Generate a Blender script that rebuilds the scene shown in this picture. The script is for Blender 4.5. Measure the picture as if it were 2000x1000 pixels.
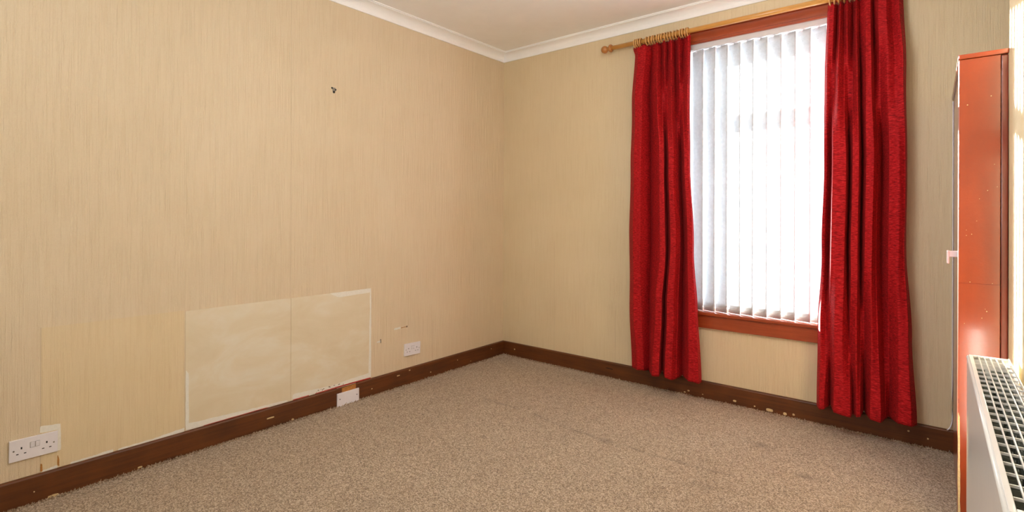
import bpy, bmesh, math, random
from mathutils import Vector, Matrix, noise as mnoise
random.seed(7)
scene = bpy.context.scene
C = scene.collection
for o in list(bpy.data.objects): bpy.data.objects.remove(o)

# ------------------------------------------------------------------ camera
cam = bpy.data.cameras.new('camera'); cam.sensor_width = 36.0
cam.lens = 36.0 * 1015.7 / 2000.0
cam.shift_y = -(500 - 421.95) / 2000.0
cam.clip_start = 0.02
camo = bpy.data.objects.new('camera', cam); C.objects.link(camo)
camo.location = (0, 0, 1.2)
camo.rotation_euler = (Matrix.Rotation(0.68115, 3, 'Z') @ Matrix.Rotation(math.pi/2, 3, 'X') @ Matrix.Rotation(0.003058, 3, 'Z')).to_euler()
scene.camera = camo

# ------------------------------------------------------------------ light
world = bpy.data.worlds.new('sky'); scene.world = world; world.use_nodes = True
bg = world.node_tree.nodes['Background']
bg.inputs['Color'].default_value = (0.80, 0.90, 1.0, 1); bg.inputs['Strength'].default_value = 8.2
sun = bpy.data.lights.new('sun', 'SUN'); sun.energy = 85.0; sun.angle = math.radians(1.0); sun.color = (1.0, 0.96, 0.9)
suno = bpy.data.objects.new('sun', sun); C.objects.link(suno)
suno.rotation_euler = Vector((1.0, -1.0, -0.25)).to_track_quat('-Z', 'Y').to_euler()
suno.location = (-5, 8, 3)
fill = bpy.data.lights.new('added_room_fill', 'AREA'); fill.energy = 20; fill.shape = 'RECTANGLE'  # added fill behind the camera, brightens the room; no real source there
fill.size = 1.6; fill.size_y = 1.0; fill.color = (0.96, 0.98, 1.0)
fillo = bpy.data.objects.new('added_room_fill', fill); C.objects.link(fillo)
fillo.location = (-1.1, -1.2, 1.5)
fillo.rotation_euler = Vector((0.12, 0.78, 0.55)).to_track_quat('-Z', 'Y').to_euler()
lamp = bpy.data.lights.new('added_overhead_fill', 'POINT'); lamp.energy = 29; lamp.shadow_soft_size = 0.22; lamp.color = (0.93, 0.97, 1.0)  # added point fill without any fitting, lifts the ceiling and far walls
top_fillo = bpy.data.objects.new('added_overhead_fill', lamp); C.objects.link(top_fillo); top_fillo.location = (-0.72, 1.55, 2.10)
vs = scene.view_settings
vs.view_transform = 'Standard'; vs.look = 'None'; vs.gamma = 1.0; vs.exposure = 0.52
vs.use_curve_mapping = False

# ------------------------------------------------------------------ constants (metres)
WL, WB, WR, WN = -2.914, 3.477, 0.212, -1.4      # wall planes
ZC = 2.603                                      # ceiling
WY0 = 2.60                                      # where the right wall ends and the alcove begins
OX0, OX1, OZ0, OZ1 = -1.29, -0.42, 0.575, 2.355  # window opening
BBH, BBT = 0.116, 0.018

# ------------------------------------------------------------------ helpers
def srgb(r, g, b):
    f = lambda c: (c/255/12.92) if c/255 <= 0.04045 else ((c/255+0.055)/1.055)**2.4
    return (f(r), f(g), f(b), 1)

class NT:
    def __init__(s, name):
        s.m = bpy.data.materials.new(name); s.m.use_nodes = True
        s.t = s.m.node_tree; s.b = s.t.nodes['Principled BSDF']; s.out = s.t.nodes['Material Output']
    def n(s, typ, **kw):
        nd = s.t.nodes.new(typ)
        for k, v in kw.items(): setattr(nd, k, v)
        return nd
    def l(s, a, b): s.t.links.new(a, b)
    def coord(s):
        return s.n('ShaderNodeTexCoord').outputs['Object']
    def mapping(s, vec, scale):
        m = s.n('ShaderNodeMapping'); m.inputs['Scale'].default_value = scale; s.l(vec, m.inputs['Vector']); return m.outputs[0]
    def noise(s, vec, scale=1.0, detail=2, rough=0.5, dist=0.0):
        nd = s.n('ShaderNodeTexNoise'); nd.inputs['Scale'].default_value = scale
        nd.inputs['Detail'].default_value = detail; nd.inputs['Roughness'].default_value = rough
        nd.inputs['Distortion'].default_value = dist
        s.l(vec, nd.inputs['Vector']); return nd.outputs['Fac']
    def math(s, op, a, b=None, c=None, clamp=False):
        nd = s.n('ShaderNodeMath', operation=op); nd.use_clamp = clamp
        for i, v in enumerate((a, b, c)):
            if v is None: continue
            if isinstance(v, (int, float)): nd.inputs[i].default_value = v
            else: s.l(v, nd.inputs[i])
        return nd.outputs[0]
    def ramp(s, fac, stops):
        nd = s.n('ShaderNodeValToRGB'); cr = nd.color_ramp
        while len(cr.elements) < len(stops): cr.elements.new(0.5)
        for e, (p, c) in zip(cr.elements, stops): e.position = p; e.color = c
        s.l(fac, nd.inputs[0]); return nd.outputs['Color']
    def mix(s, fac, a, b, mode='MIX'):
        nd = s.n('ShaderNodeMix', data_type='RGBA', blend_type=mode)
        if isinstance(fac, (int, float)): nd.inputs[0].default_value = fac
        else: s.l(fac, nd.inputs[0])
        for k, v in ((6, a), (7, b)):
            if isinstance(v, tuple): nd.inputs[k].default_value = v
            else: s.l(v, nd.inputs[k])
        return nd.outputs[2]
    def bump(s, h, strength=0.5, dist=0.002):
        nd = s.n('ShaderNodeBump'); nd.inputs['Strength'].default_value = strength; nd.inputs['Distance'].default_value = dist
        s.l(h, nd.inputs['Height']); s.l(nd.outputs[0], s.b.inputs['Normal']); return nd
    def base(s, c):
        if isinstance(c, tuple): s.b.inputs['Base Color'].default_value = c
        else: s.l(c, s.b.inputs['Base Color'])
    def set(s, **kw):
        for k, v in kw.items(): s.b.inputs[k.replace('_', ' ')].default_value = v
        return s

def simple(name, col, rough=0.5, var=0.08, scale=30, bump=0.0, metal=0.0, coat=0.0):
    t = NT(name); v = t.coord(); f = t.noise(v, scale, 4, 0.6)
    dark = tuple(c*(1-var) for c in col[:3])+(1,); lite = tuple(min(1, c*(1+var)) for c in col[:3])+(1,)
    t.base(t.ramp(f, [(0.3, dark), (0.7, lite)]))
    t.set(Roughness=rough, Metallic=metal); t.b.inputs['Coat Weight'].default_value = coat
    if bump: t.bump(f, bump, 0.001)
    return t.m

def wallpaper(name, c0, c1, gain=1.0, seams_y=(), seams_x=(), patches=()):
    t = NT(name); v = t.coord()
    sep = t.n('ShaderNodeSeparateXYZ'); t.l(v, sep.inputs[0])
    x, y, z = sep.outputs
    u = t.math('ADD', x, y)
    # slight sideways wander of every rib
    cw = t.n('ShaderNodeCombineXYZ'); t.l(t.math('MULTIPLY', u, 34), cw.inputs[0]); t.l(t.math('MULTIPLY', z, 48), cw.inputs[1])
    wob = t.noise(cw.outputs[0], 1.0, 2, 0.6)
    u2 = t.math('ADD', u, t.math('MULTIPLY', t.math('SUBTRACT', wob, 0.5), 0.006))
    cb = t.n('ShaderNodeCombineXYZ'); t.l(t.math('MULTIPLY', u2, 215), cb.inputs[0]); t.l(t.math('MULTIPLY', z, 3.5), cb.inputs[1])
    rib = t.noise(cb.outputs[0], 1.0, 1.5, 0.55)
    cg = t.n('ShaderNodeCombineXYZ'); t.l(t.math('MULTIPLY', u, 420), cg.inputs[0]); t.l(t.math('MULTIPLY', z, 300), cg.inputs[1])
    grain = t.noise(cg.outputs[0], 1.0, 2, 0.5)
    h = t.math('ADD', rib, t.math('MULTIPLY', grain, 0.5))
    big = t.noise(v, 1.3, 3, 0.6)
    base = t.ramp(big, [(0.3, c0), (0.7, c1)])
    groove = t.ramp(rib, [(0.38, (0.965, 0.95, 0.92, 1)), (0.5, (1, 1, 1, 1))])
    col = t.mix(1.0, base, groove, 'MULTIPLY')
    seam = None
    for (axis, pos, lo, hi) in [('y',)+s_ for s_ in seams_y]+[('x',)+s_ for s_ in seams_x]:
        a = y if axis == 'y' else x
        d = t.math('ABSOLUTE', t.math('SUBTRACT', a, pos))
        m = t.math('LESS_THAN', d, 0.0016)
        m = t.math('MULTIPLY', m, t.math('GREATER_THAN', z, lo)); m = t.math('MULTIPLY', m, t.math('LESS_THAN', z, hi))
        seam = m if seam is None else t.math('MAXIMUM', seam, m)
    if seam is not None:
        col = t.mix(t.math('MULTIPLY', seam, 0.2), col, srgb(150, 118, 78))
        h = t.math('SUBTRACT', h, t.math('MULTIPLY', seam, 0.5))
    t.base(col); t.set(Roughness=0.72); t.b.inputs['Specular IOR Level'].default_value = 0.3
    t.bump(h, 0.9*gain, 0.0036)
    return t.m

M = {}
M['paper'] = wallpaper('cream_ribbed_wallpaper', srgb(223, 204, 172), srgb(228, 210, 180), 1.3,
    seams_y=((0.452, 0.1, 0.725), (1.546, 0.715, 2.54), (2.655, 0.1, 0.42)))
M['paper_back'] = wallpaper('cream_ribbed_wallpaper_window_side', srgb(220, 201, 165), srgb(226, 208, 174), 0.9,
    seams_x=((-2.376, 0.1, 1.0), (-1.83, 0.1, 0.5)))
M['paper_low'] = wallpaper('cream_ribbed_wallpaper_offcut', srgb(223, 203, 163), srgb(228, 208, 171), 0.9)
M['white'] = simple('white_ceiling_paint', srgb(247, 246, 245), 0.8, 0.02, 6)
M['cornice'] = simple('white_cornice_paint', srgb(248, 248, 248), 0.6, 0.02, 6)
M['plain'] = simple('plain_masonry', srgb(200, 190, 175), 0.9, 0.05, 8)
M['plate'] = simple('white_moulded_plastic', srgb(232, 228, 232), 0.3, 0.02, 60)
M['plate_side'] = simple('yellowed_plastic', srgb(214, 208, 190), 0.4, 0.02, 60)
M['black'] = simple('black_hole', srgb(18, 16, 14), 0.8, 0.1, 60)
M['screw'] = simple('steel_screw', srgb(150, 145, 135), 0.35, 0.1, 90, metal=0.9)
M['filler'] = simple('white_filler', srgb(232, 228, 216), 0.9, 0.05, 90, bump=0.3)
M['rust'] = simple('rust_stain', srgb(176, 122, 60), 0.9, 0.2, 90)
M['redpaint'] = simple('old_red_paint', srgb(176, 40, 34), 0.5, 0.2, 50)
M['chip'] = simple('bare_cream_chip', srgb(214, 188, 140), 0.9, 0.15, 120, bump=0.4)
M['dirt'] = simple('grey_dirt', srgb(110, 95, 72), 0.9, 0.3, 120)
M['barewood'] = simple('bare_chipboard', srgb(176, 118, 56), 0.8, 0.3, 130, bump=0.6)
M['rad'] = simple('white_radiator_enamel', srgb(226, 224, 220), 0.32, 0.02, 20, coat=0.3)
M['fin'] = simple('radiator_inner_steel', srgb(128, 132, 122), 0.6, 0.15, 60)
M['metal'] = simple('bright_nickel', srgb(205, 200, 185), 0.25, 0.05, 60, metal=1.0)
M['copper'] = simple('painted_pipe', srgb(215, 210, 200), 0.4, 0.04, 60)
M['upvc'] = simple('white_window_frame', srgb(235, 238, 240), 0.35, 0.02, 10)
M['rail'] = simple('white_headrail', srgb(214, 212, 214), 0.35, 0.02, 20)
M['clip'] = simple('clear_white_clip', srgb(225, 228, 235), 0.3, 0.02, 20)
M['cord'] = simple('white_bead_chain', srgb(205, 205, 200), 0.4, 0.02, 20)

def wood(name, c_dark, c_lite, rough, sc=(3, 3, 40), coat=0.0, bump=0.15, chips=None):
    t = NT(name); v = t.coord(); w = t.mapping(v, sc)
    f = t.noise(w, 1.0, 5, 0.6, 0.6); g = t.noise(v, 7, 3, 0.6)
    mixf = t.math('ADD', t.math('MULTIPLY', f, 0.6), t.math('MULTIPLY', g, 0.4))
    col = t.ramp(mixf, [(0.35, c_dark), (0.65, c_lite)])
    if chips:
        n = t.noise(v, 55, 1, 0.3); k = t.math('GREATER_THAN', n, chips)
        col = t.mix(k, col, srgb(232, 190, 150))
    t.base(col); t.set(Roughness=rough); t.b.inputs['Coat Weight'].default_value = coat
    t.b.inputs['Coat Roughness'].default_value = 0.15
    fine = t.noise(v, 60, 3, 0.6)
    t.bump(t.math('ADD', f, fine), bump, 0.0012)
    return t.m
M['skirting'] = wood('brown_stained_skirting', srgb(74, 38, 10), srgb(108, 58, 18), 0.46, (2.5, 2.5, 60), 0.05)
M['mahogany'] = wood('reddish_brown_gloss_paint', srgb(140, 58, 26), srgb(166, 74, 36), 0.3, (3, 3, 50), 0.35)
M['orange'] = wood('orange_brown_gloss_paint', srgb(142, 53, 17), srgb(158, 61, 21), 0.30, (14, 14, 2), 0.8, 0.5)
M['oxblood'] = wood('dark_red_brown_gloss_paint', srgb(120, 46, 32), srgb(140, 56, 38), 0.25, (14, 14, 2), 0.5, 0.6)
M['pine'] = wood('varnished_pine', srgb(196, 138, 62), srgb(216, 160, 84), 0.35, (2, 60, 60), 0.3)
M['pine_dark'] = wood('varnished_turned_pine', srgb(160, 98, 40), srgb(186, 122, 58), 0.35, (30, 40, 40), 0.3)
M['ring'] = wood('varnished_pine_ring', srgb(178, 118, 56), srgb(216, 166, 100), 0.4, (60, 40, 40), 0.2)

# filled board where the fireplace was
def patch_mat():
    t = NT('smooth_cream_painted_board'); v = t.coord()
    a = t.noise(t.mapping(v, (1, 2.6, 5.5)), 1.0, 4, 0.6, 1.2); b = t.noise(v, 24, 3, 0.6)
    col = t.ramp(a, [(0.32, srgb(218, 203, 172)), (0.52, srgb(223, 210, 182)), (0.7, srgb(228, 220, 200))])
    col = t.mix(t.math('MULTIPLY', b, 0.12), col, srgb(205, 185, 145))
    t.base(col); t.set(Roughness=0.6); t.bump(b, 0.12, 0.002); return t.m
M['patch'] = patch_mat()

def carpet_mat():
    t = NT('mottled_brown_twist_pile_carpet'); v = t.coord()
    sep = t.n('ShaderNodeSeparateXYZ'); t.l(v, sep.inputs[0]); x, y, z = sep.outputs
    vo = t.n('ShaderNodeTexVoronoi'); vo.inputs['Scale'].default_value = 230; t.l(v, vo.inputs['Vector'])
    fine = t.noise(v, 280, 3, 0.75); fine2 = t.noise(v, 75, 2, 0.6); mid = t.noise(v, 14, 4, 0.65); big = t.noise(v, 2.2, 4, 0.6, 0.5)
    vs_ = t.n('ShaderNodeSeparateColor'); t.l(vo.outputs['Color'], vs_.inputs[0])
    f = t.math('ADD', t.math('MULTIPLY', vs_.outputs[0], 0.45), t.math('MULTIPLY', fine, 0.55))
    col = t.ramp(f, [(0.25, srgb(100, 76, 52)), (0.42, srgb(157, 131, 101)), (0.58, srgb(192, 168, 138)), (0.75, srgb(226, 208, 184))])
    col = t.mix(t.math('MULTIPLY', t.ramp(mid, [(0.35, (1, 1, 1, 1)), (0.6, (0, 0, 0, 1))]), 0.10), col, srgb(120, 94, 70))
    col = t.mix(t.math('MULTIPLY', t.ramp(big, [(0.35, (1, 1, 1, 1)), (0.65, (0, 0, 0, 1))]), 0.12), col, srgb(132, 104, 78))
    # a trodden dirty line across the room and a few marks beside it
    wv = t.noise(v, 3.5, 3, 0.6)
    yl = t.math('ADD', t.math('ADD', 2.47, t.math('MULTIPLY', t.math('ABSOLUTE', t.math('ADD', x, 1.2)), 0.08)), t.math('MULTIPLY', t.math('SUBTRACT', wv, 0.5), 0.10))
    d = t.math('ABSOLUTE', t.math('SUBTRACT', y, yl))
    line = t.math('SUBTRACT', 1.0, t.math('DIVIDE', d, 0.022), clamp=True)
    rx = t.math('MULTIPLY', t.math('GREATER_THAN', x, -2.35), t.math('LESS_THAN', x, -0.72))
    brk = t.ramp(t.noise(v, 9, 3, 0.7), [(0.40, (0, 0, 0, 1)), (0.58, (1, 1, 1, 1))])
    line = t.math('MULTIPLY', t.math('MULTIPLY', line, rx), brk)
    spot = None
    for (sx, sy, sr) in ((-1.34, 2.48, .10), (-0.79, 2.33, .08), (-0.70, 2.95, .09), (-1.05, 3.05, .06), (-0.45, 2.72, .07), (-1.9, 2.1, .05)):
        dd = t.math('ADD', t.math('POWER', t.math('SUBTRACT', x, sx), 2), t.math('POWER', t.math('MULTIPLY', t.math('SUBTRACT', y, sy), 1.8), 2))
        m = t.math('SUBTRACT', 1.0, t.math('DIVIDE', t.math('SQRT', dd), sr), clamp=True)
        spot = m if spot is None else t.math('MAXIMUM', spot, m)
    spot = t.math('MULTIPLY', spot, brk)
    stain = t.math('MAXIMUM', t.math('MULTIPLY', line, 0.40), t.math('MULTIPLY', spot, 0.6))
    col = t.mix(stain, col, srgb(92, 70, 52))
    t.base(col); t.set(Roughness=0.95); t.b.inputs['Specular IOR Level'].default_value = 0.15
    t.b.inputs['Sheen Weight'].default_value = 0.25; t.b.inputs['Sheen Roughness'].default_value = 0.6
    h = t.math('ADD', t.math('MULTIPLY', f, 1.0), t.math('MULTIPLY', fine2, 0.7))
    t.bump(h, 1.0, 0.006); return t.m
M['carpet'] = carpet_mat()

def curtain_mat():
    t = NT('red_slub_chenille'); v = t.coord()
    a = t.noise(t.mapping(v, (55, 55, 330)), 1.0, 3, 0.65); b = t.noise(t.mapping(v, (300, 300, 300)), 1.0, 1, 0.5)
    col = t.ramp(a, [(0.28, srgb(84, 4, 8)), (0.5, srgb(164, 13, 19)), (0.72, srgb(214, 40, 44))])
    t.base(col); t.set(Roughness=0.75); t.b.inputs['Sheen Weight'].default_value = 0.06
    t.b.inputs['Sheen Tint'].default_value = srgb(255, 120, 120); t.b.inputs['Sheen Roughness'].default_value = 0.4
    t.b.inputs['Specular IOR Level'].default_value = 0.2
    t.bump(t.math('ADD', a, b), 0.45, 0.0015)
    tr = t.n('ShaderNodeBsdfTranslucent'); t.l(col, tr.inputs[0])
    mx = t.n('ShaderNodeMixShader'); mx.inputs[0].default_value = 0.03
    t.l(t.b.outputs[0], mx.inputs[1]); t.l(tr.outputs[0], mx.inputs[2]); t.l(mx.outputs[0], t.out.inputs[0]); return t.m
M['curtain'] = curtain_mat()

def vane_mat():
    t = NT('white_blind_fabric'); v = t.coord()
    a = t.noise(v, 45, 5, 0.7); s = t.noise(v, 130, 2, 0.5)
    col = t.ramp(a, [(0.35, srgb(210, 212, 215)), (0.65, srgb(222, 224, 227))])
    col = t.mix(t.math('MULTIPLY', t.math('GREATER_THAN', s, 0.74), 0.5), col, srgb(120, 118, 112))
    t.base(col); t.set(Roughness=0.85)
    tr = t.n('ShaderNodeBsdfTranslucent'); t.l(col, tr.inputs[0])
    mx = t.n('ShaderNodeMixShader'); mx.inputs[0].default_value = 0.32
    t.l(t.b.outputs[0], mx.inputs[1]); t.l(tr.outputs[0], mx.inputs[2]); t.l(mx.outputs[0], t.out.inputs[0]); return t.m
M['vane'] = vane_mat()

def glass_mat():
    t = NT('window_glass')
    tr = t.n('ShaderNodeBsdfTransparent'); tr.inputs[0].default_value = (0.96, 0.98, 0.97, 1)
    gl = t.n('ShaderNodeBsdfGlossy'); gl.inputs['Roughness'].default_value = 0.02
    mx = t.n('ShaderNodeMixShader'); mx.inputs[0].default_value = 0.05; t.l(tr.outputs[0], mx.inputs[1]); t.l(gl.outputs[0], mx.inputs[2])
    t.l(mx.outputs[0], t.out.inputs[0]); return t.m
M['glass'] = glass_mat()

def add_box(bm, x0, x1, y0, y1, z0, z1, bev=0.0):
    r = bmesh.ops.create_cube(bm, size=1.0)
    for v in r['verts']:
        v.co = Vector(((x0+x1)/2+v.co.x*(x1-x0), (y0+y1)/2+v.co.y*(y1-y0), (z0+z1)/2+v.co.z*(z1-z0)))
    if bev > 0:
        es = list({e for v in r['verts'] for e in v.link_edges})
        bmesh.ops.bevel(bm, geom=es, offset=bev, segments=2, profile=0.6, affect='EDGES')
def bx(*a, bev=0.0):
    bm = bmesh.new(); add_box(bm, *a, bev=bev); return bm
def obj(name, bm, m, parent=None, smooth=False, label=None):
    me = bpy.data.meshes.new(name)
    bmesh.ops.recalc_face_normals(bm, faces=bm.faces[:])
    bm.to_mesh(me); bm.free()
    if smooth:
        for p in me.polygons: p.use_smooth = True
    me.materials.append(M[m] if isinstance(m, str) else m)
    o = bpy.data.objects.new(name, me); C.objects.link(o)
    if parent is not None: o.parent = parent; o.matrix_parent_inverse = Matrix.Translation(-parent.location) if parent.type == 'EMPTY' else Matrix()
    if label: o['label'] = label
    return o
def struct(name, bm, m, label=None, parent=None, smooth=False):
    o = obj(name, bm, m, parent, smooth, label)
    if parent is None: o['kind'] = 'structure'
    return o
def thing(name, label, cat, loc, group=None):
    o = bpy.data.objects.new(name, None); C.objects.link(o); o.empty_display_size = 0.05
    o.location = loc; o['label'] = label; o['category'] = cat
    if group: o['group'] = group
    return o
def prism(bm, prof, axis, a0, a1):
    """prof: list of (p, q); axis 'X': (x, p->y, q->z); axis 'Y': (p->x, y, q->z)"""
    mk = (lambda a, p, q: (a, p, q)) if axis == 'X' else (lambda a, p, q: (p, a, q))
    A = [bm.verts.new(mk(a0, p, q)) for p, q in prof]; B = [bm.verts.new(mk(a1, p, q)) for p, q in prof]
    n = len(prof)
    for i in range(n): bm.faces.new((A[i], A[(i+1) % n], B[(i+1) % n], B[i]))
    bm.faces.new(A[::-1]); bm.faces.new(B)
def cyl(bm, p0, p1, r, seg=12, r2=None):
    p0, p1 = Vector(p0), Vector(p1); d = p1-p0
    mat = Matrix.Translation((p0+p1)/2) @ d.to_track_quat('Z', 'Y').to_matrix().to_4x4()
    bmesh.ops.create_cone(bm, cap_ends=True, segments=seg, radius1=r, radius2=r if r2 is None else r2, depth=d.length, matrix=mat)
def tube(bm, pts, r, seg=8):
    pts = [Vector(p) for p in pts]; rings = []
    for i, p in enumerate(pts):
        d = (pts[min(i+1, len(pts)-1)]-pts[max(i-1, 0)]).normalized()
        q = d.to_track_quat('Z', 'Y').to_matrix()
        rings.append([bm.verts.new(p+q@Vector((r*math.cos(2*math.pi*k/seg), r*math.sin(2*math.pi*k/seg), 0))) for k in range(seg)])
    for a, b in zip(rings, rings[1:]):
        for k in range(seg): bm.faces.new((a[k], a[(k+1) % seg], b[(k+1) % seg], b[k]))
    bm.faces.new(rings[0][::-1]); bm.faces.new(rings[-1])
def lathe_x(bm, prof, cy, cz, seg=24):
    rings = [[bm.verts.new((x, cy+r*math.cos(2*math.pi*k/seg), cz+r*math.sin(2*math.pi*k/seg))) for k in range(seg)] for x, r in prof]
    for a, b in zip(rings, rings[1:]):
        for k in range(seg): bm.faces.new((a[k], a[(k+1) % seg], b[(k+1) % seg], b[k]))
    bm.faces.new(rings[0][::-1]); bm.faces.new(rings[-1])
def jag(poly, amp, n=6, seed=0):
    """roughen a polygon outline given as 2-D points"""
    rnd = random.Random(seed); out = []
    for i, a in enumerate(poly):
        b = poly[(i+1) % len(poly)]
        L = math.hypot(b[0]-a[0], b[1]-a[1]) or 1; nx, ny = (b[1]-a[1])/L, -(b[0]-a[0])/L
        m = max(1, min(n, int(L/max(amp*1.2, 1e-4))))
        for k in range(m):
            f = k/m; e = 0 if k == 0 else rnd.uniform(0, 1)*min(amp, L*0.3)
            out.append((a[0]+(b[0]-a[0])*f+nx*e, a[1]+(b[1]-a[1])*f+ny*e))
    return out
def smear(name, poly, m, parent, side, base, t=0.0008, amp=0.002, n=5, seed=1, label=None):
    """a thin flake of paint or filler; side 'L' lies on a plane x=base (2-D = y,z), 'B' on y=base (2-D = x,z), 'F' on floor"""
    bm = bmesh.new(); pts = jag(poly, amp, n, seed); t += (seed % 9)*0.00006
    if side == 'L': f = lambda p, h: (base+h, p[0], p[1])
    elif side == 'B': f = lambda p, h: (p[0], base-h, p[1])
    else: f = lambda p, h: (p[0], p[1], base+h)
    A = [bm.verts.new(f(p, -0.0005)) for p in pts]; B = [bm.verts.new(f(p, t)) for p in pts]
    k = len(pts)
    for i in range(k): bm.faces.new((A[i], A[(i+1) % k], B[(i+1) % k], B[i]))
    bm.faces.new(A[::-1]); bm.faces.new(B)
    return obj(name, bm, m, parent, label=label)

# ------------------------------------------------------------------ room shell
floor = struct('floor', bx(WL-0.3, 0.8, WN-0.1, WB+0.02, -0.12, 0.0), 'carpet', 'mottled brown twist pile carpet, worn and marked, covering the floor')
struct('ceiling', bx(WL-0.3, 0.8, WN-0.1, WB+0.25, ZC, ZC+0.2), 'white', 'plain off-white ceiling')
wl = struct('wall_left', bx(WL-0.3, WL, WN-0.1, WB+0.25, 0, ZC), 'paper', 'long wall in cream ribbed wallpaper with a smooth patched area low down')
bm = bmesh.new()
add_box(bm, WL, OX0, WB, WB+0.25, 0, ZC); add_box(bm, OX1, 0.8, WB, WB+0.25, 0, ZC)
add_box(bm, OX0, OX1, WB, WB+0.25, 0, OZ0-0.03); add_box(bm, OX0, OX1, WB, WB+0.25, OZ1, ZC)
wb = struct('wall_back', bm, 'paper_back', 'window wall in cream ribbed wallpaper')
wr = struct('wall_right', bx(WR, 0.8, WN-0.1, WY0, 0, ZC), 'paper_low', 'ribbed wallpapered wall behind the radiator, catching the sun')
struct('wall_alcove', bx(0.62, 0.8, WY0, WB, 0, ZC), 'paper_low', 'recessed wall behind and above the cupboard')
struct('wall_near', bx(WL, WR, WN-0.1, WN, 0, ZC), 'paper_low', 'wall behind the viewpoint')

# skirting boards
def bb_prof(w, sgn):
    P = [(0, 0), (BBT, 0), (BBT, 0.108), (BBT-0.001, 0.111), (BBT-0.003, 0.1135), (BBT-0.006, 0.115), (BBT-0.010, BBH), (0, BBH)]
    return [(w+sgn*p, q) for p, q in P]
def bbL(y0, y1, bm): prism(bm, bb_prof(WL, 1), 'Y', y0, y1)
bm = bmesh.new(); bbL(WN, 1.845, bm); bbL(1.988, WB, bm)
sk = struct('baseboard_left', bm, 'skirting', 'worn brown skirting board below the patched wall')
bm = bmesh.new(); prism(bm, bb_prof(WB, -1), 'X', WL+BBT, 0.62)
skb = struct('baseboard_back', bm, 'skirting', 'worn brown skirting board below the window, chipped along its foot')
bm = bmesh.new(); prism(bm, bb_prof(WR, -1), 'Y', WN, WY0-0.02)
struct('baseboard_right', bm, 'skirting', 'brown skirting board behind the radiator')

# coving
def cove(w, sgn):
    P = [(0, 2.534), (0.008, 2.534), (0.010, 2.541)]
    for i in range(9):
        a = math.pi/2*i/8; P.append((0.010+0.056*(1-math.cos(a)), 2.543+0.048*math.sin(a)))
    P += [(0.070, 2.591), (0.070, 2.596), (0.078, 2.597), (0.078, ZC+0.001), (0, ZC+0.001)]
    return [(w+sgn*p, q) for p, q in P]
def mitre_cove():
    bmL = bmesh.new(); prof = cove(0, 1); prof = [(p, q) for p, q in prof]; n = len(prof)
    A = [bmL.verts.new((WL+p, WN, q)) for p, q in prof]; B = [bmL.verts.new((WL+p, WB-p, q)) for p, q in prof]
    for i in range(n): bmL.faces.new((A[i], A[(i+1) % n], B[(i+1) % n], B[i]))
    bmL.faces.new(A[::-1]); bmL.faces.new(B)
    bmB = bmesh.new()
    A = [bmB.verts.new((WL+p, WB-p, q)) for p, q in prof]; B = [bmB.verts.new((0.62, WB-p, q)) for p, q in prof]
    for i in range(n): bmB.faces.new((A[i], A[(i+1) % n], B[(i+1) % n], B[i]))
    bmB.faces.new(A[::-1]); bmB.faces.new(B)
    return bmL, bmB
a, b = mitre_cove()
struct('trim_1', a, 'cornice', 'white coved cornice along the long wall')
struct('trim_2', b, 'cornice', 'white coved cornice along the window wall')

# ------------------------------------------------------------------ window
FY0, FY1 = 3.635, 3.695
bm = bmesh.new()
fw = 0.045
add_box(bm, OX0, OX0+fw, FY0, FY1, OZ0, OZ1, .004); add_box(bm, OX1-fw, OX1, FY0, FY1, OZ0, OZ1, .004)
add_box(bm, OX0+fw, OX1-fw, FY0, FY1, OZ0, OZ0+0.055, .004); add_box(bm, OX0+fw, OX1-fw, FY0, FY1, OZ1-0.14, OZ1, .004)
win = struct('window_1', bm, 'upvc', 'tall white framed window behind the vertical blind')
obj('transom', bx(OX0+fw, OX1-fw, FY0-0.008, FY1, 1.790, 1.885, bev=.004), 'upvc', win)
obj('glass_pane', bx(OX0+fw, OX1-fw, 3.663, 3.669, OZ0+0.055, 1.790), 'glass', win)
obj('glass_pane', bx(OX0+fw, OX1-fw, 3.663, 3.669, 1.885, OZ1-0.14), 'glass', win)
# painted timber lining, architrave and sill
bm = bmesh.new()
add_box(bm, OX0-0.001, OX0+0.004, WB, FY0, OZ0, OZ1); add_box(bm, OX1-0.004, OX1+0.001, WB, FY0, OZ0, OZ1)
obj('head_lining', bx(OX0, OX1, WB, FY0, OZ1-0.004, OZ1+0.001), 'mahogany', wb)
struct('trim_3', bm, 'upvc', 'white painted side lining inside the window opening')
bm = bmesh.new()
ar = [(0, 0), (-0.016, 0), (-0.020, 0.004), (-0.020, 0.014), (-0.014, 0.018), (-0.014, 0.070), (-0.022, 0.078), (-0.024, 0.092), (-0.018, 0.100), (0, 0.100)]
prism(bm, [(WB+p, OZ1-0.004+q) for p, q in ar], 'X', OX0-0.10, OX1+0.10)
def side_arch(xe, sg):
    pr = [(xe+sg*q, WB+p) for p, q in ar]
    A = [bm.verts.new((x, y, OZ0)) for x, y in pr]; B = [bm.verts.new((x, y, OZ1-0.005)) for x, y in pr]; n = len(pr)
    for i in range(n): bm.faces.new((A[i], A[(i+1) % n], B[(i+1) % n], B[i]))
    bm.faces.new(A[::-1]); bm.faces.new(B)
side_arch(OX0+0.004, -1); side_arch(OX1-0.004, 1)
struct('trim_4', bm, 'mahogany', 'reddish brown gloss painted architrave round the window')
bm = bmesh.new()
add_box(bm, OX0-0.13, OX1+0.13, WB-0.038, WB, OZ0-0.022, OZ0, .006)
add_box(bm, OX0, OX1, WB-0.002, FY0, OZ0-0.022, OZ0)
sill = struct('trim_5', bm, 'mahogany', 'reddish brown gloss painted window sill')
obj('apron', bx(OX0-0.11, OX1+0.11, WB-0.022, WB, 0.468, OZ0-0.022, bev=.003), 'mahogany', sill)
bm = bmesh.new()
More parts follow.
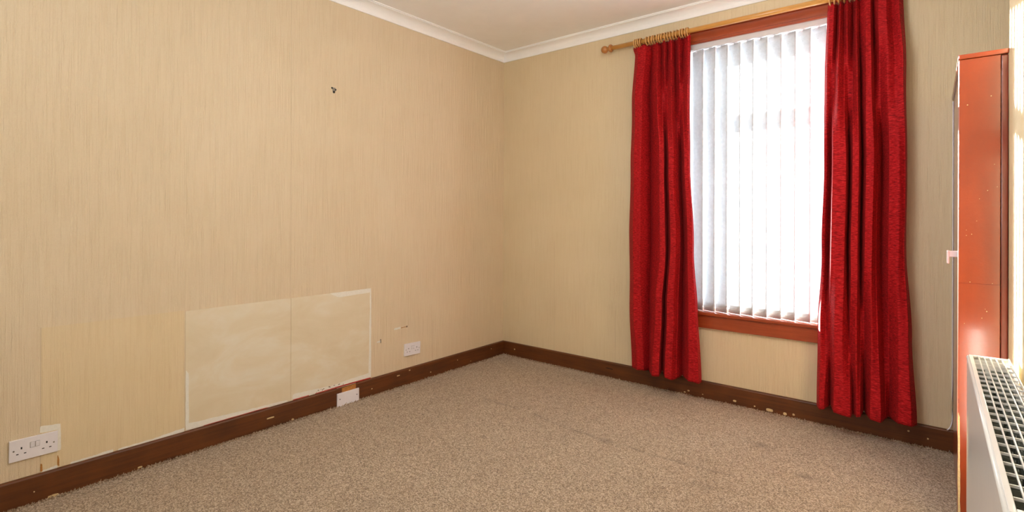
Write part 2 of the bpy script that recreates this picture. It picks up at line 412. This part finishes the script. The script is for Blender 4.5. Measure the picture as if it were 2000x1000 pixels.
add_box(bm, OX0-0.1, OX1+0.1, WB+0.2, WB+0.30, OZ0-0.09, OZ0-0.02)
struct('trim_6', bm, 'plain', 'outer stone sill below the window')

# ------------------------------------------------------------------ vertical blind
VY = 3.498
blind = thing('vertical_blind', 'white fabric vertical blind hanging in the window recess', 'blind', (-0.855, VY, OZ1-0.004))
bm = bmesh.new(); pr = [(VY-0.022, 2.318), (VY-0.022, 2.351), (VY+0.024, 2.351), (VY+0.024, 2.318), (VY+0.008, 2.316), (VY-0.006, 2.316)]
prism(bm, pr, 'X', OX0+0.006, OX1-0.006); obj('headrail', bm, 'rail', blind)
pitch = 0.0785; th = math.radians(22); hw = 0.0445
def vane_mesh():
    bm = bmesh.new(); prev = None; zs = [0, -0.03, -0.033, -0.036, -0.4, -0.8, -1.2, -1.55, -1.675, -1.679, -1.683, -1.735]
    K = 6
    rows = []
    for z in zs:
        row = []
        for k in range(K+1):
            s = -1+2*k/K; bow = 0.0035*(1-s*s) - (0.0012 if z in (-0.033, -1.679) else 0)
            p = Vector((s*hw, -bow, z)); p.rotate(Matrix.Rotation(-th, 3, 'Z')); row.append(bm.verts.new(p))
        rows.append(row)
    for a, b in zip(rows, rows[1:]):
        for k in range(K): bm.faces.new((a[k], a[k+1], b[k+1], b[k]))
    return bm
first = None
vx = [-1.232+pitch*i for i in range(10)]
for i, x in enumerate(vx):
    if first is None:
        v = obj('vane', vane_mesh(), 'vane', blind, True)
        sol = v.modifiers.new('t', 'SOLIDIFY'); sol.thickness = 0.0005
        w = obj('bottom_weight', (lambda b: b)(bx(-hw*0.97, hw*0.97, -0.0010, 0.0010, -1.732, -1.684)), 'cord', v)
        for q in w.data.vertices: q.co.rotate(Matrix.Rotation(-th, 3, 'Z')); q.co.y += 0.0015
        bm = bmesh.new(); add_box(bm, -0.004, 0.004, -0.004, 0.004, -0.002, 0.012); add_box(bm, -0.018, 0.018, -0.0025, 0.0025, -0.012, -0.001)
        tube(bm, [(-0.010, -0.004, -0.010), (0.0, -0.012, -0.002), (0.012, -0.010, 0.006)], 0.0018, 6)
        h = obj('hook', bm, 'clip', v)
        v.matrix_parent_inverse = Matrix.Translation(-blind.location)
        first = (v, w, h); src = v
    else:
        src = first[0].copy(); C.objects.link(src); src.parent = blind; src.matrix_parent_inverse = Matrix.Translation(-blind.location)
        for q in first[1:]:
            d = q.copy(); C.objects.link(d); d.parent = src
    src.location = (x, VY+random.uniform(-.001, .001), 2.313)
    src.rotation_euler = (0, random.uniform(-.0012, .0012), random.uniform(-.03, .03))
bm = bmesh.new()
for x0, x1 in zip(vx, vx[1:]):
    dx = hw*math.cos(th)*0.92
    a = Vector((x0+dx, VY-hw*math.sin(th)-0.003, 0.625)); b_ = Vector((x1+dx, VY-hw*math.sin(th)-0.003, 0.625))
    tube(bm, [a+(b_-a)*f+Vector((0, -0.004*math.sin(math.pi*f), -0.020*math.sin(math.pi*f))) for f in [i/8 for i in range(9)]], 0.0011, 5)
obj('bead_chain', bm, 'cord', blind)

# ------------------------------------------------------------------ curtain pole
RY, RZ, RR = 3.385, 2.420, 0.0160
pole = thing('curtain_pole', 'varnished pine curtain pole with a turned ball end above the window', 'curtain pole', (-0.9, RY, RZ))
bm = bmesh.new(); cyl(bm, (-1.815, RY, RZ), (0.045, RY, RZ), RR, 24); obj('pole', bm, 'pine', pole, True)
for p in pole.children[0].data.polygons: p.use_smooth = len(p.vertices) == 4
prof = [(-1.790, .0165), (-1.792, .024), (-1.798, .028), (-1.806, .0285), (-1.812, .024), (-1.816, .016), (-1.822, .014), (-1.826, .016)]
prof += [(-1.852-0.027*math.cos(a), 0.0275*math.sin(a)) for a in [math.radians(150-i*14.5) for i in range(10)]]
prof[-1] = (prof[-1][0], 0.002)
prof = [(x-0.022, r) for x, r in prof]
for nm, mir in (('finial', False), ('finial', True)):
    bm = bmesh.new(); lathe_x(bm, [((x if not mir else -x-1.772), max(r, .002)) for x, r in prof], RY, RZ)
    obj(nm, bm, 'pine_dark', pole, True)
for bxx in (-1.566, -0.060):
    bm = bmesh.new(); cyl(bm, (bxx, WB, RZ-0.005), (bxx, RY+0.014, RZ-0.005), 0.010, 14); cyl(bm, (bxx, WB, RZ-0.005), (bxx, WB-0.012, RZ-0.005), 0.018, 20)
    add_box(bm, bxx-0.007, bxx+0.007, RY-0.012, RY+0.020, RZ-0.0205, RZ-0.0162)
    obj('bracket', bm, 'pine_dark', pole, True)

# rings
def ring_mesh():
    bm = bmesh.new(); R, r, S, T = 0.0262, 0.0045, 24, 8; rg = []
    for i in range(S):
        a = 2*math.pi*i/S
        rg.append([bm.verts.new((r*math.sin(2*math.pi*k/T), (R+r*math.cos(2*math.pi*k/T))*math.cos(a), (R+r*math.cos(2*math.pi*k/T))*math.sin(a))) for k in range(T)])
    for i in range(S):
        for k in range(T): bm.faces.new((rg[i][k], rg[(i+1) % S][k], rg[(i+1) % S][(k+1) % T], rg[i][(k+1) % T]))
    return bm
def eye_mesh():
    bm = bmesh.new(); tube(bm, [(0, 0.002*math.cos(a)*2, -0.0335+0.004*math.sin(a)) for a in [i*math.pi/4 for i in range(9)]], 0.0009, 5); return bm
ringsL = [-1.632, -1.616, -1.602, -1.588, -1.545, -1.522, -1.503, -1.488, -1.468, -1.450, -1.432, -1.412, -1.392, -1.374, -1.352, -1.330, -1.306, -1.290, -1.272, -1.258]
ringsR = [-0.455+0.023*i for i in range(15)]
r0 = None
def put_ring(x, label, group):
    global r0
    if r0 is None:
        o = obj('curtain_ring', ring_mesh(), 'ring', None, True); e = obj('screw_eye', eye_mesh(), 'metal', o); r0 = (o, e)
    else:
        o = r0[0].copy(); C.objects.link(o); e = r0[1].copy(); C.objects.link(e); e.parent = o
    o.location = (x, RY, RZ+RR-0.0210); o.rotation_euler = (0, random.uniform(-.10, .10), random.uniform(-.12, .12))
    o['label'] = label; o['category'] = 'curtain ring'; o['group'] = group
ORD = 'first second third fourth fifth sixth seventh eighth ninth tenth eleventh twelfth thirteenth fourteenth fifteenth sixteenth seventeenth eighteenth nineteenth twentieth'.split()
for i, x in enumerate(ringsL):
    if i < 4: put_ring(x, ORD[i]+' pine ring from the ball end, in the loose cluster of four', 'outer rings of the left curtain')
    else: put_ring(x, ORD[i]+' pine ring from the ball end, bunched over the left curtain', 'bunched rings of the left curtain')
for i, x in enumerate(ringsR): put_ring(x, ORD[i]+' pine ring over the right curtain, counted from its window edge', 'rings of the right curtain')

# ------------------------------------------------------------------ curtains
def hermite(xs, ys, x):
    import bisect
    i = max(0, min(len(xs)-2, bisect.bisect_right(xs, x)-1))
    t = (x-xs[i])/max(1e-9, xs[i+1]-xs[i]); t = min(1, max(0, t)); t = t*t*(3-2*t)
    return ys[i]+(ys[i+1]-ys[i])*t
def make_curtain(name, label, rows, ybase, amp, hem_wave, seed):
    """rows: list of (z, xl, xr, [(u, depth)...]) from top to bottom, same number of folds in each"""
    NU, NV = 300, 150
    bm = bmesh.new(); grid = []
    zs = [r[0] for r in rows]
    for j in range(NV+1):
        f = j/NV; z = zs[0]+(zs[-1]-zs[0])*f
        k = max(0, min(len(rows)-2, sum(1 for q in zs if q >= z)-1)); A, B = rows[k], rows[k+1]
        t = (A[0]-z)/(A[0]-B[0]) if A[0] != B[0] else 0; t = min(1, max(0, t)); ts = t*t*(3-2*t)
        xl = A[1]+(B[1]-A[1])*ts; xr = A[2]+(B[2]-A[2])*ts
        us = [a[0]+(b[0]-a[0])*ts for a, b in zip(A[3], B[3])]; ds = [a[1]+(b[1]-a[1])*ts for a, b in zip(A[3], B[3])]
        row = []
        for i in range(NU+1):
            s = i/NU
            # parameter runs by index so that steep fold flanks keep plenty of vertices
            q = s*(len(us)-1); ii = min(len(us)-2, int(q)); tt = q-ii
            u = us[ii]+(us[ii+1]-us[ii])*tt
            sm = tt*tt*(3-2*tt); d = ds[ii]+(ds[ii+1]-ds[ii])*sm; d = 1-(1-min(1, d))**1.25
            # narrow the valleys: cloth overhangs a little at each ridge
            over = math.sin(2*math.pi*tt)*(-0.12)*(us[ii+1]-us[ii])
            u += over*min(1, abs(ds[ii+1]-ds[ii])*1.2)
            am = amp*(0.45+0.55*min(1, max(0, (zs[0]-z)/0.35)))
            nz = mnoise.noise(Vector((s*9+seed, z*2.2, seed)))*0.006*min(1, (zs[0]-z)*3+0.15)
            nx = mnoise.noise(Vector((s*5+seed, z*3.1, seed+9)))*0.004
            y = ybase-am*d+nz
            nx += am*(d-0.45)*abs(0.5*(xl+xr))/3.4*0.95
            zz = z
            if f > 0.9: zz -= (f-0.9)/0.1*hem_wave*math.sin(s*17+seed)
            row.append(bm.verts.new((xl+(xr-xl)*u+nx, y, zz)))
        grid.append(row)
    for a, b in zip(grid, grid[1:]):
        for i in range(NU): bm.faces.new((a[i], a[i+1], b[i+1], b[i]))
    o = obj(name, bm, 'curtain', None, True)
    so = o.modifiers.new('thickness', 'SOLIDIFY'); so.thickness = 0.0022; so.offset = 0
    o['label'] = label; o['category'] = 'curtain'; o['group'] = 'pair of red curtains'
    # stitched header tape along the back of the top edge and a turned hem
    bmh = bmesh.new()
    for j0, j1, off, nm in ((3, 9, 0.0035, 'heading_tape'),):
        R1 = [bmh.verts.new(Vector(grid[j0][i].co)+Vector((0, off, 0))) for i in range(0, NU+1, 2)] if False else None
    return o, grid
L_top = [(0, .35), (.06, .85), (.20, .95), (.32, .15), (.43, .95), (.50, .2), (.56, .95), (.61, .25), (.67, .95), (.75, .0), (.81, .95), (.87, .2), (.95, .95), (1, .6)]
L_mid = [(0, .25), (.08, .85), (.19, .90), (.35, .10), (.50, .95), (.58, .85), (.615, .0), (.66, .95), (.73, .95), (.80, .55), (.86, .0), (.91, .9), (.97, .9), (1, .5)]
L_bot = [(0, .35), (.09, .70), (.18, .55), (.26, .20), (.31, .95), (.41, .95), (.455, .0), (.50, 1.0), (.58, 1.0), (.65, .6), (.74, .10), (.82, .85), (.95, .8), (1, .35)]
def jitter(r, s):
    rnd = random.Random(s); return [(u+rnd.uniform(-.008, .008) if 0 < u < 1 else u, d) for u, d in r]
rowsL = [(2.396, -1.664, -1.252, L_top), (2.335, -1.646, -1.250, L_top), (1.95, -1.655, -1.243, jitter([(a[0]*.5+b[0]*.5, a[1]*.5+b[1]*.5) for a, b in zip(L_top, L_mid)], 2)),
         (1.55, -1.665, -1.238, L_mid), (1.0, -1.672, -1.215, L_mid), (0.60, -1.668, -1.188, jitter([(a[0]*.5+b[0]*.5, a[1]*.5+b[1]*.5) for a, b in zip(L_mid, L_bot)], 3)), (0.135, -1.650, -1.160, L_bot)]
cl, gL = make_curtain('curtain', 'red chenille curtain gathered at the left side of the window', rowsL, 3.449, 0.150, 0.006, 3.0)
R_top = [(0, .5), (.05, .85), (.10, .9), (.14, .1), (.18, .9), (.23, .3), (.28, .95), (.35, .0), (.40, .9), (.44, .35), (.54, .95), (.575, .85), (.61, .0), (.68, .85), (.78, .8), (.86, .35), (.94, .8), (1, .3)]
R_mid = [(0, .35), (.03, .35), (.09, .05), (.125, .95), (.20, .95), (.29, .9), (.325, .0), (.37, .85), (.44, .85), (.475, .0), (.53, .8), (.61, .9), (.66, .5), (.72, .0), (.80, .6), (.90, .75), (.97, .6), (1, .2)]
R_bot = [(0, .35), (.04, .8), (.09, .8), (.15, .2), (.20, 1.0), (.28, 1.0), (.365, .95), (.385, .45), (.43, .95), (.46, .9), (.495, .0), (.56, .8), (.66, .85), (.71, .3), (.75, .1), (.83, .75), (.94, .8), (1, .4)]
rowsR = [(2.396, -0.468, -0.128, R_top), (2.33, -0.470, -0.124, R_top), (1.95, -0.478, -0.112, jitter([(a[0]*.5+b[0]*.5, a[1]*.5+b[1]*.5) for a, b in zip(R_top, R_mid)], 4)),
         (1.5, -0.480, -0.106, R_mid), (1.0, -0.490, -0.108, R_mid), (0.60, -0.508, -0.085, jitter([(a[0]*.5+b[0]*.5, a[1]*.5+b[1]*.5) for a, b in zip(R_mid, R_bot)], 5)), (0.135, -0.512, -0.066, R_bot)]
cr, gR = make_curtain('curtain', 'red chenille curtain gathered at the right side of the window', rowsR, 3.449, 0.152, 0.006, 8.0)

# ------------------------------------------------------------------ cupboard in the alcove
CX, CY0, CTOP = 0.074, 2.600, 1.815
cup = thing('cupboard', 'tall orange brown gloss painted built-in cupboard seen end-on beside the radiator', 'cupboard', (0.15, 3.0, 0))
obj('side_panel', bx(CX, 0.190, CY0, CY0+0.018, 0, 1.796, bev=.0015), 'orange', cup)
obj('side_moulding', bx(0.1915, 0.2112, CY0+0.003, CY0+0.018, 0, 1.795, bev=.004), 'oxblood', cup, label='darker red-brown strip scribed to the wall')
obj('top_board', bx(CX-0.003, 0.2118, CY0-0.006, WB-0.001, 1.797, CTOP, bev=.004), 'orange', cup)
bm = bmesh.new(); add_box(bm, CX-0.001, CX+0.02, CY0+0.019, CY0+0.075, 0, 1.796, .002); add_box(bm, CX+0.006, CX+0.02, 3.42, WB-0.001, 0, 1.796, .002)
add_box(bm, CX+0.006, CX+0.02, CY0+0.076, 3.419, 1.74, 1.796, .002); add_box(bm, CX+0.006, CX+0.02, CY0+0.076, 3.419, 0, 0.09, .002)
obj('face_frame', bm, 'orange', cup)
door = obj('door', bx(CX+0.005, CX+0.022, CY0+0.078, 3.417, 0.092, 1.738, bev=.002), 'orange', cup)
bm = bmesh.new(); add_box(bm, CX-0.026, CX+0.005, 2.76, 2.775, 1.040, 1.064, .002); add_box(bm, CX-0.032, CX-0.024, 2.757, 2.778, 1.012, 1.066, .003)
obj('door_handle', bm, 'clip', door, label='small bright metal hooked handle')
obj('back_panel', bx(0.60, 0.612, CY0+0.02, WB-0.02, 0, 1.795), 'plain', cup)
# joint in the side panel, chipped edge, and knocks in the paint
bm = bmesh.new(); pts = [(CX+0.001+i*0.0118, CY0-0.0006, 0.953+random.uniform(-.0012, .0012)) for i in range(11)]; tube(bm, pts, 0.0009, 5)
obj('joint_line', bm, 'oxblood', cup, label='cracked horizontal joint in the paint')
smear('chipped_edge', [(CX+0.0005, 0.02), (CX+0.0065, 0.02), (CX+0.005, 0.44), (CX+0.0005, 0.46)], 'chip', cup, 'B', CY0, 0.0006, 0.0012, 16, 5, 'bare cream chipped edge low down')
for k in range(16):
    px_, pz_ = random.uniform(CX+0.012, 0.186), random.uniform(0.8, 1.77); s_ = random.uniform(.0007, .0016)
    smear('paint_nick', [(px_-s_, pz_-s_), (px_+s_, pz_-s_), (px_+s_, pz_+s_), (px_-s_, pz_+s_)], 'chip', cup, 'B', CY0, 0.0006, 0.0004, 2, k)
for k in range(7):
    yy = CY0+0.002; zz = random.uniform(0.15, 1.7); l_ = random.uniform(.004, .02)
    smear('edge_chip', [(CX+0.0001, zz), (CX+0.0022, zz), (CX+0.0018, zz+l_), (CX+0.0001, zz+l_)], 'oxblood', cup, 'B', CY0, 0.0006, 0.0003, 3, k+40)
# loose white cable down the corner behind the cupboard
bm = bmesh.new()
pts = [(CX+0.0025, WB-0.006, 1.79-0.1*i) for i in range(17)]+[(CX+0.002, WB-0.008, 0.16), (CX-0.004, WB-0.014, 0.135), (CX-0.012, WB-0.022, 0.122), (CX-0.018, WB-0.026, 0.119)]
tube(bm, pts, 0.0028, 8); o = obj('cable', bm, 'plate', None, True)
o['label'] = 'thin white cable running down the wall corner beside the cupboard, curled at its foot'; o['category'] = 'cable'

# ------------------------------------------------------------------ radiator
RX0, RX1, RY0, RY1, RZ0, RZ1 = 0.087, 0.192, 1.125, 2.325, 0.14, 0.740
rad = thing('radiator', 'white double panel radiator with an open top grille on the right wall', 'radiator', (0.14, 1.725, RZ0))
def panel(x0, x1, flute_side):
    bm = bmesh.new(); add_box(bm, x0, x1, RY0+0.004, RY1-0.004, RZ0, RZ1-0.012, .004); return bm
obj('front_panel', panel(RX0+0.001, RX0+0.013, -1), 'rad', rad)
obj('rear_panel', panel(RX1-0.014, RX1-0.002, 1), 'rad', rad)
bm = bmesh.new()
tube(bm, [(RX0+0.0045, RY0+0.004, RZ1-0.008), (RX0+0.0045, RY1-0.004, RZ1-0.008)], 0.0048, 12); obj('panel_lip', bm, 'rad', rad, True)
for yy in (RY0, RY1-0.003):
    bm = bmesh.new(); add_box(bm, RX0+0.002, RX1-0.001, yy, yy+0.003, RZ0+0.01, RZ1-0.003, .001); obj('side_cover', bm, 'rad', rad)
# top grille: frame, long bars, cross bars as separate slats
bm = bmesh.new()
gx0, gx1, gz0, gz1 = RX0+0.006, RX1, RZ1-0.006, RZ1
add_box(bm, gx0, gx0+0.010, RY0, RY1, gz0, gz1, .0015); add_box(bm, gx1-0.004, gx1, RY0, RY1, gz0, gz1+0.002, .0012)
add_box(bm, gx0+0.010, gx1-0.004, RY0, RY0+0.016, gz0, gz1, .001); add_box(bm, gx0+0.010, gx1-0.004, RY1-0.009, RY1, gz0, gz1, .001)
top = obj('top_grille', bm, 'rad', rad)
ix0, ix1 = gx0+0.010, gx1-0.004; cw_ = (ix1-ix0)/6
for k in range(1, 6):
    xc = ix0+cw_*k; obj('long_bar', bx(xc-0.0014, xc+0.0014, RY0+0.016, RY1-0.009, gz0+0.001, gz1-0.0003, bev=.0005), 'rad', top)
n_cross = 22; cl_ = (RY1-0.009-RY0-0.016)/n_cross; cross0 = None
for k in range(1, n_cross):
    yc = RY0+0.016+cl_*k
    if cross0 is None:
        cross0 = obj('cross_bar', bx(ix0, ix1, -0.0013, 0.0013, gz0-0.002, gz1-0.003), 'rad', top); cross0.location.y = yc
    else:
        c_ = cross0.copy(); C.objects.link(c_); c_.parent = top; c_.location.y = yc
# corrugated fins on the inner face of each panel
for (xa, xb) in ((RX0+0.014, RX0+0.044), (RX1-0.045, RX1-0.015)):
    bm = bmesh.new(); n = 96; A = []; 
    for i in range(n+1):
        y = RY0+0.02+(RY1-RY0-0.04)*i/n; x = xa if (i//2) % 2 == 0 else xb
        A.append((bm.verts.new((x, y, RZ0+0.03)), bm.verts.new((x, y, RZ1-0.035))))
    for (a, b_), (c_, d_) in zip(A, A[1:]): bm.faces.new((a, c_, d_, b_))
    f_ = obj('convector_fins', bm, 'fin', rad); s_ = f_.modifiers.new('t', 'SOLIDIFY'); s_.thickness = 0.0008
for yy in (RY0+0.2, RY1-0.2):
    obj('wall_bracket', bx(RX1-0.002, WR-0.0008, yy-0.015, yy+0.015, RZ0+0.08, RZ1-0.08, bev=.001), 'rad', rad)
for yy in (RY0+0.02, RY1-0.02):
    bm = bmesh.new(); cyl(bm, (0.14, yy, 0.0), (0.14, yy, RZ0+0.02), 0.0075, 12); cyl(bm, (0.14, yy, 0.045), (0.14, yy, 0.10), 0.014, 14)
    obj('pipe', bm, 'copper', rad, True)

# ------------------------------------------------------------------ sockets and plates
def socket(y0, y1, z0, z1, label, tilt):
    cy, cz = (y0+y1)/2, (z0+z1)/2; W, H = y1-y0, z1-z0; T = 0.0095
    s = thing('double_socket', label, 'socket', (WL, cy, cz), 'wall sockets'); kids = []
    def add(nm, bm, m): 
        o = obj(nm, bm, m, None); o.parent = s; return o
    add('plate', bx(0, T, -W/2, W/2, -H/2, H/2, bev=.0016), 'plate')
    ry = lambda f: -W/2+W*f
    rz = lambda f: H/2-H*f
    for f in (.165, .32, .69, .84):
        add('pin_hole', bx(T-.003, T+.0003, ry(f)-.0037, ry(f)+.0037, rz(.68)-.0018, rz(.68)+.0018), 'black')
    for f in (.245, .765):
        add('pin_hole', bx(T-.003, T+.0003, ry(f)-.0024, ry(f)+.0024, rz(.42)-.0042, rz(.42)+.0042), 'black')
    for f in (.465, .575):
        o = add('rocker_switch', bx(T-.002, T+.0035, ry(f)-.0062, ry(f)+.0062, rz(.37)-.0105, rz(.37)+.0105, bev=.001), 'plate')
        for v in o.data.vertices:
            if v.co.x > T: v.co.x += (v.co.z-rz(.37))*0.12
        add('switch_gap', bx(T-.002, T+.0002, ry(f)-.0074, ry(f)+.0070, rz(.37)-.0116, rz(.37)+.0114), 'dirt')
    for f in (.09, .915):
        bm = bmesh.new(); cyl(bm, (T-.001, ry(f), rz(.5)), (T+.0009, ry(f), rz(.5)), .0030, 14); o = add('screw', bm, 'screw')
    s.rotation_euler = (tilt, 0, 0)
    return s
socket(0.355, 0.506, 0.1905, 0.2775, 'white double socket with two white rocker switches low at the far left of the wall', -0.010)
socket(2.382, 2.527, 0.2015, 0.2875, 'small white double socket to the right of the smooth patched area', -0.035)

bp = thing('blanking_plate', 'plain white blanking plate fixed over a gap in the left skirting board', 'blanking plate', (WL+0.022, 1.918, 0.04))
bm = bmesh.new(); add_box(bm, WL+0.017, WL+0.026, 1.838, 1.996, 0.0, 0.084, .0015); obj('plate', bm, 'plate', bp)
for yy in (1.856, 1.979):
    bm = bmesh.new(); cyl(bm, (WL+0.0255, yy, 0.047), (WL+0.0266, yy, 0.047), 0.0034, 12); obj('screw', bm, 'black', bp)
bm = bmesh.new(); add_box(bm, WL+0.001, WL+0.0165, 1.846, 1.987, 0.0, 0.112, .001)
o = obj('wood_block', bm, 'skirting'); o['label'] = 'short piece of brown skirting behind the blanking plate'; o['category'] = 'wood block'
smear('bare_wood', [(1.876, 0.078), (1.976, 0.078), (1.976, 0.113), (1.876, 0.112)], 'barewood', o, 'L', WL+0.0165, 0.001, 0.001, 6, 3, 'bare orange chipboard showing above the plate')

# old picture fixing: three dark holes round a scrap of metal
hk = thing('picture_fixing', 'tiny dark metal picture fixing with three holes, high on the left wall', 'wall hook', (WL, 1.822, 1.984))
for (dy, dz, r) in ((-0.012, 0.011, .0062), (0.012, 0.004, .0066), (0.001, -0.012, .0080)):
    bm = bmesh.new(); cyl(bm, (WL, 1.822+dy, 1.984+dz), (WL+0.004, 1.822+dy, 1.984+dz), r, 12, r*0.7); obj('plug', bm, 'black', hk)
bm = bmesh.new(); add_box(bm, WL, WL+0.003, 1.812, 1.833, 1.977, 1.999, .001); obj('backplate', bm, 'screw', hk)

# ------------------------------------------------------------------ wall patches and marks (all pieces of their wall)
obj('patch_board', bx(WL-0.001, WL+0.0022, 0.996, 1.5450, 0.1165, 0.7175, bev=.0006), 'patch', wl, label='smooth cream filled board, left half')
obj('patch_board', bx(WL-0.001, WL+0.0022, 1.5475, 2.1045, 0.1165, 0.7160, bev=.0006), 'patch', wl, label='smooth cream filled board, right half')
obj('wallpaper_patch', bx(WL-0.001, WL+0.0011, 0.4535, 0.990, 0.1165, 0.7225), 'paper_low', wl, label='separate piece of ribbed wallpaper below a seam')
E0 = WL+0.0022
smear('paint_smear', [(2.085, 0.135), (2.1035, 0.13), (2.1035, 0.70), (2.097, 0.70)], 'filler', wl, 'L', E0, .0003, .003, 14, 1)
smear('paint_smear', [(1.56, 0.119), (2.10, 0.119), (2.10, 0.155), (1.80, 0.138), (1.56, 0.150)], 'filler', wl, 'L', E0, .0004, .004, 14, 2)
smear('paint_smear', [(1.00, 0.119), (1.53, 0.119), (1.52, 0.128), (1.30, 0.135), (1.0, 0.15)], 'filler', wl, 'L', E0, .0003, .003, 14, 3)
smear('paint_smear', [(0.998, 0.13), (1.012, 0.13), (1.010, 0.40), (0.998, 0.42)], 'filler', wl, 'L', E0, .0003, .002, 14, 4)
smear('paint_smear', [(1.86, 0.685), (2.10, 0.690), (2.10, 0.7155), (1.80, 0.7145)], 'filler', wl, 'L', E0, .0003, .002, 12, 5)
smear('red_paint_line', [(1.70, 0.117), (2.10, 0.117), (2.10, 0.1225), (1.90, 0.124), (1.70, 0.120)], 'redpaint', wl, 'L', E0, .0008, .0008, 14, 6, 'streak of old red paint along the skirting top')
smear('red_paint_line', [(1.56, 0.117), (1.66, 0.117), (1.66, 0.1215), (1.56, 0.121)], 'redpaint', wl, 'L', E0, .0008, .0008, 8, 7)
smear('red_paint_line', [(1.08, 0.117), (1.42, 0.117), (1.40, 0.1195), (1.08, 0.119)], 'redpaint', wl, 'L', E0, .0008, .0006, 10, 8)
for k in range(12):
    yy = random.uniform(1.70, 1.90); zz = random.uniform(0.121, 0.135)
    smear('dirt_mark', [(yy, zz), (yy+random.uniform(.004, .012), zz+.003), (yy+.004, zz+.006)], 'dirt', wl, 'L', E0, .0007, .001, 3, 20+k)
for k, (ya, yb) in enumerate(((0.55, 0.70), (0.72, 0.99), (0.455, 0.505))):
    smear('paint_smear', [(ya, 0.116), (yb, 0.116), (yb, 0.128+.006*(k == 1)), ((ya+yb)/2, 0.123), (ya, 0.122)], 'filler', wl, 'L', WL+0.0011, .0004, .0025, 12, 30+k)
smear('paint_smear', [(0.450, 0.283), (0.512, 0.280), (0.515, 0.302), (0.452, 0.310)], 'filler', wl, 'L', WL+0.0011, .0005, .0015, 8, 34, 'white paint patch above the socket')
smear('paint_smear', [(0.506, 0.19), (0.517, 0.19), (0.516, 0.302), (0.506, 0.300)], 'filler', wl, 'L', WL+0.0011, .0005, .0015, 8, 35)
smear('rust_mark', [(0.506, 0.128), (0.512, 0.122), (0.512, 0.152), (0.507, 0.17)], 'rust', wl, 'L', WL+0.0011, .0008, .001, 6, 36)
smear('rust_mark', [(0.452, 0.120), (0.458, 0.119), (0.457, 0.150), (0.452, 0.152)], 'rust', wl, 'L', WL+0.0011, .0008, .001, 6, 37)
# two filled scuffs above the small socket
smear('filler_mark', [(2.295, 0.405), (2.352, 0.404), (2.352, 0.417), (2.300, 0.416)], 'filler', wl, 'L', WL, .0009, .002, 5, 40)
smear('scuff', [(2.354, 0.4075), (2.405, 0.4085), (2.405, 0.4115), (2.354, 0.411)], 'rust', wl, 'L', WL, .0006, .001, 5, 41)
smear('scuff', [(2.403, 0.405), (2.413, 0.405), (2.412, 0.416), (2.404, 0.416)], 'dirt', wl, 'L', WL, .0012, .0012, 4, 42)
smear('filler_mark', [(2.150, 0.343), (2.180, 0.341), (2.180, 0.352), (2.155, 0.350)], 'filler', wl, 'L', WL, .0009, .002, 5, 43)
smear('scuff', [(2.181, 0.335), (2.186, 0.335), (2.185, 0.362), (2.180, 0.362)], 'dirt', wl, 'L', WL, .0014, .0008, 4, 44)
# chips and nicks in the skirting
SB = WB-BBT
for k, (x, z, w, h) in enumerate(((-0.978, .030, .008, .005), (-0.775, .020, .017, .007), (-0.690, .018, .008, .006), (-0.644, .024, .005, .005), (-1.274, .032, .006, .004), (-1.30, .018, .005, .003),
        (-1.18, .028, .004, .002), (-2.771, .065, .005, .004), (-0.86, .024, .004, .003), (-1.21, .100, .010, .003), (-0.10, .07, .004, .003), (-0.02, .05, .003, .003))):
    smear('paint_chip', [(x-w, z-h), (x+w, z-h), (x+w, z+h), (x-w, z+h)], 'chip', skb, 'B', SB, .0006, min(w, h)*.5, 3, 60+k)
smear('gouge', [(-1.90, .069), (-1.84, .066), (-1.84, .070), (-1.89, .073)], 'black', skb, 'B', SB, .0005, .0012, 5, 75)
SL = WL+BBT
for k, (y, z, w, h) in enumerate(((0.49, .008, .016, .005), (1.42, .060, .020, .003), (1.55, .012, .006, .004), (2.1, .05, .004, .003), (2.32, .085, .012, .003), (2.42, .10, .006, .003), (0.43, .05, .002, .002),
        (2.62, .04, .004, .003), (2.9, .07, .003, .003), (3.05, .03, .003, .002), (3.3, .08, .003, .003), (0.80, .014, .008, .003))):
    smear('paint_chip', [(y-w, z-h), (y+w, z-h), (y+w, z+h), (y-w, z+h)], 'chip', sk, 'L', SL, .0006, min(w, h)*.5, 3, 90+k)

# ragged tufts of pile where the carpet meets the skirting, and a few crumbs
def tufts(n, pos, seed):
    rnd = random.Random(seed); vs_, fs = [], []
    for i in range(n):
        cx, cy, nx, ny = pos(rnd); h = rnd.uniform(.004, .012)*(1.6 if rnd.random() < .06 else 1); w = rnd.uniform(.003, .007)
        lean = Vector((rnd.uniform(-.006, .006), rnd.uniform(-.006, .006), h)); b0 = len(vs_)
        a = rnd.uniform(0, math.pi)
        for k in range(3): vs_.append((cx+w*math.cos(a+k*2.094), cy+w*math.sin(a+k*2.094), -0.001))
        vs_.append((cx+lean.x, cy+lean.y, h)); fs += [(b0, b0+1, b0+3), (b0+1, b0+2, b0+3), (b0+2, b0, b0+3)]
    me = bpy.data.meshes.new('carpet_edge'); me.from_pydata(vs_, [], fs); me.materials.append(M['carpet'])
    o = bpy.data.objects.new('carpet_edge', me); C.objects.link(o); o.parent = floor; o['kind'] = 'stuff'; return o
tufts(3000, lambda r: (WL+BBT+abs(r.gauss(0, .006))+.001, r.uniform(0.0, WB-BBT), 1, 0), 1)
tufts(2600, lambda r: (r.uniform(WL+BBT, CX), WB-BBT-abs(r.gauss(0, .006))-.001, 0, 1), 2)
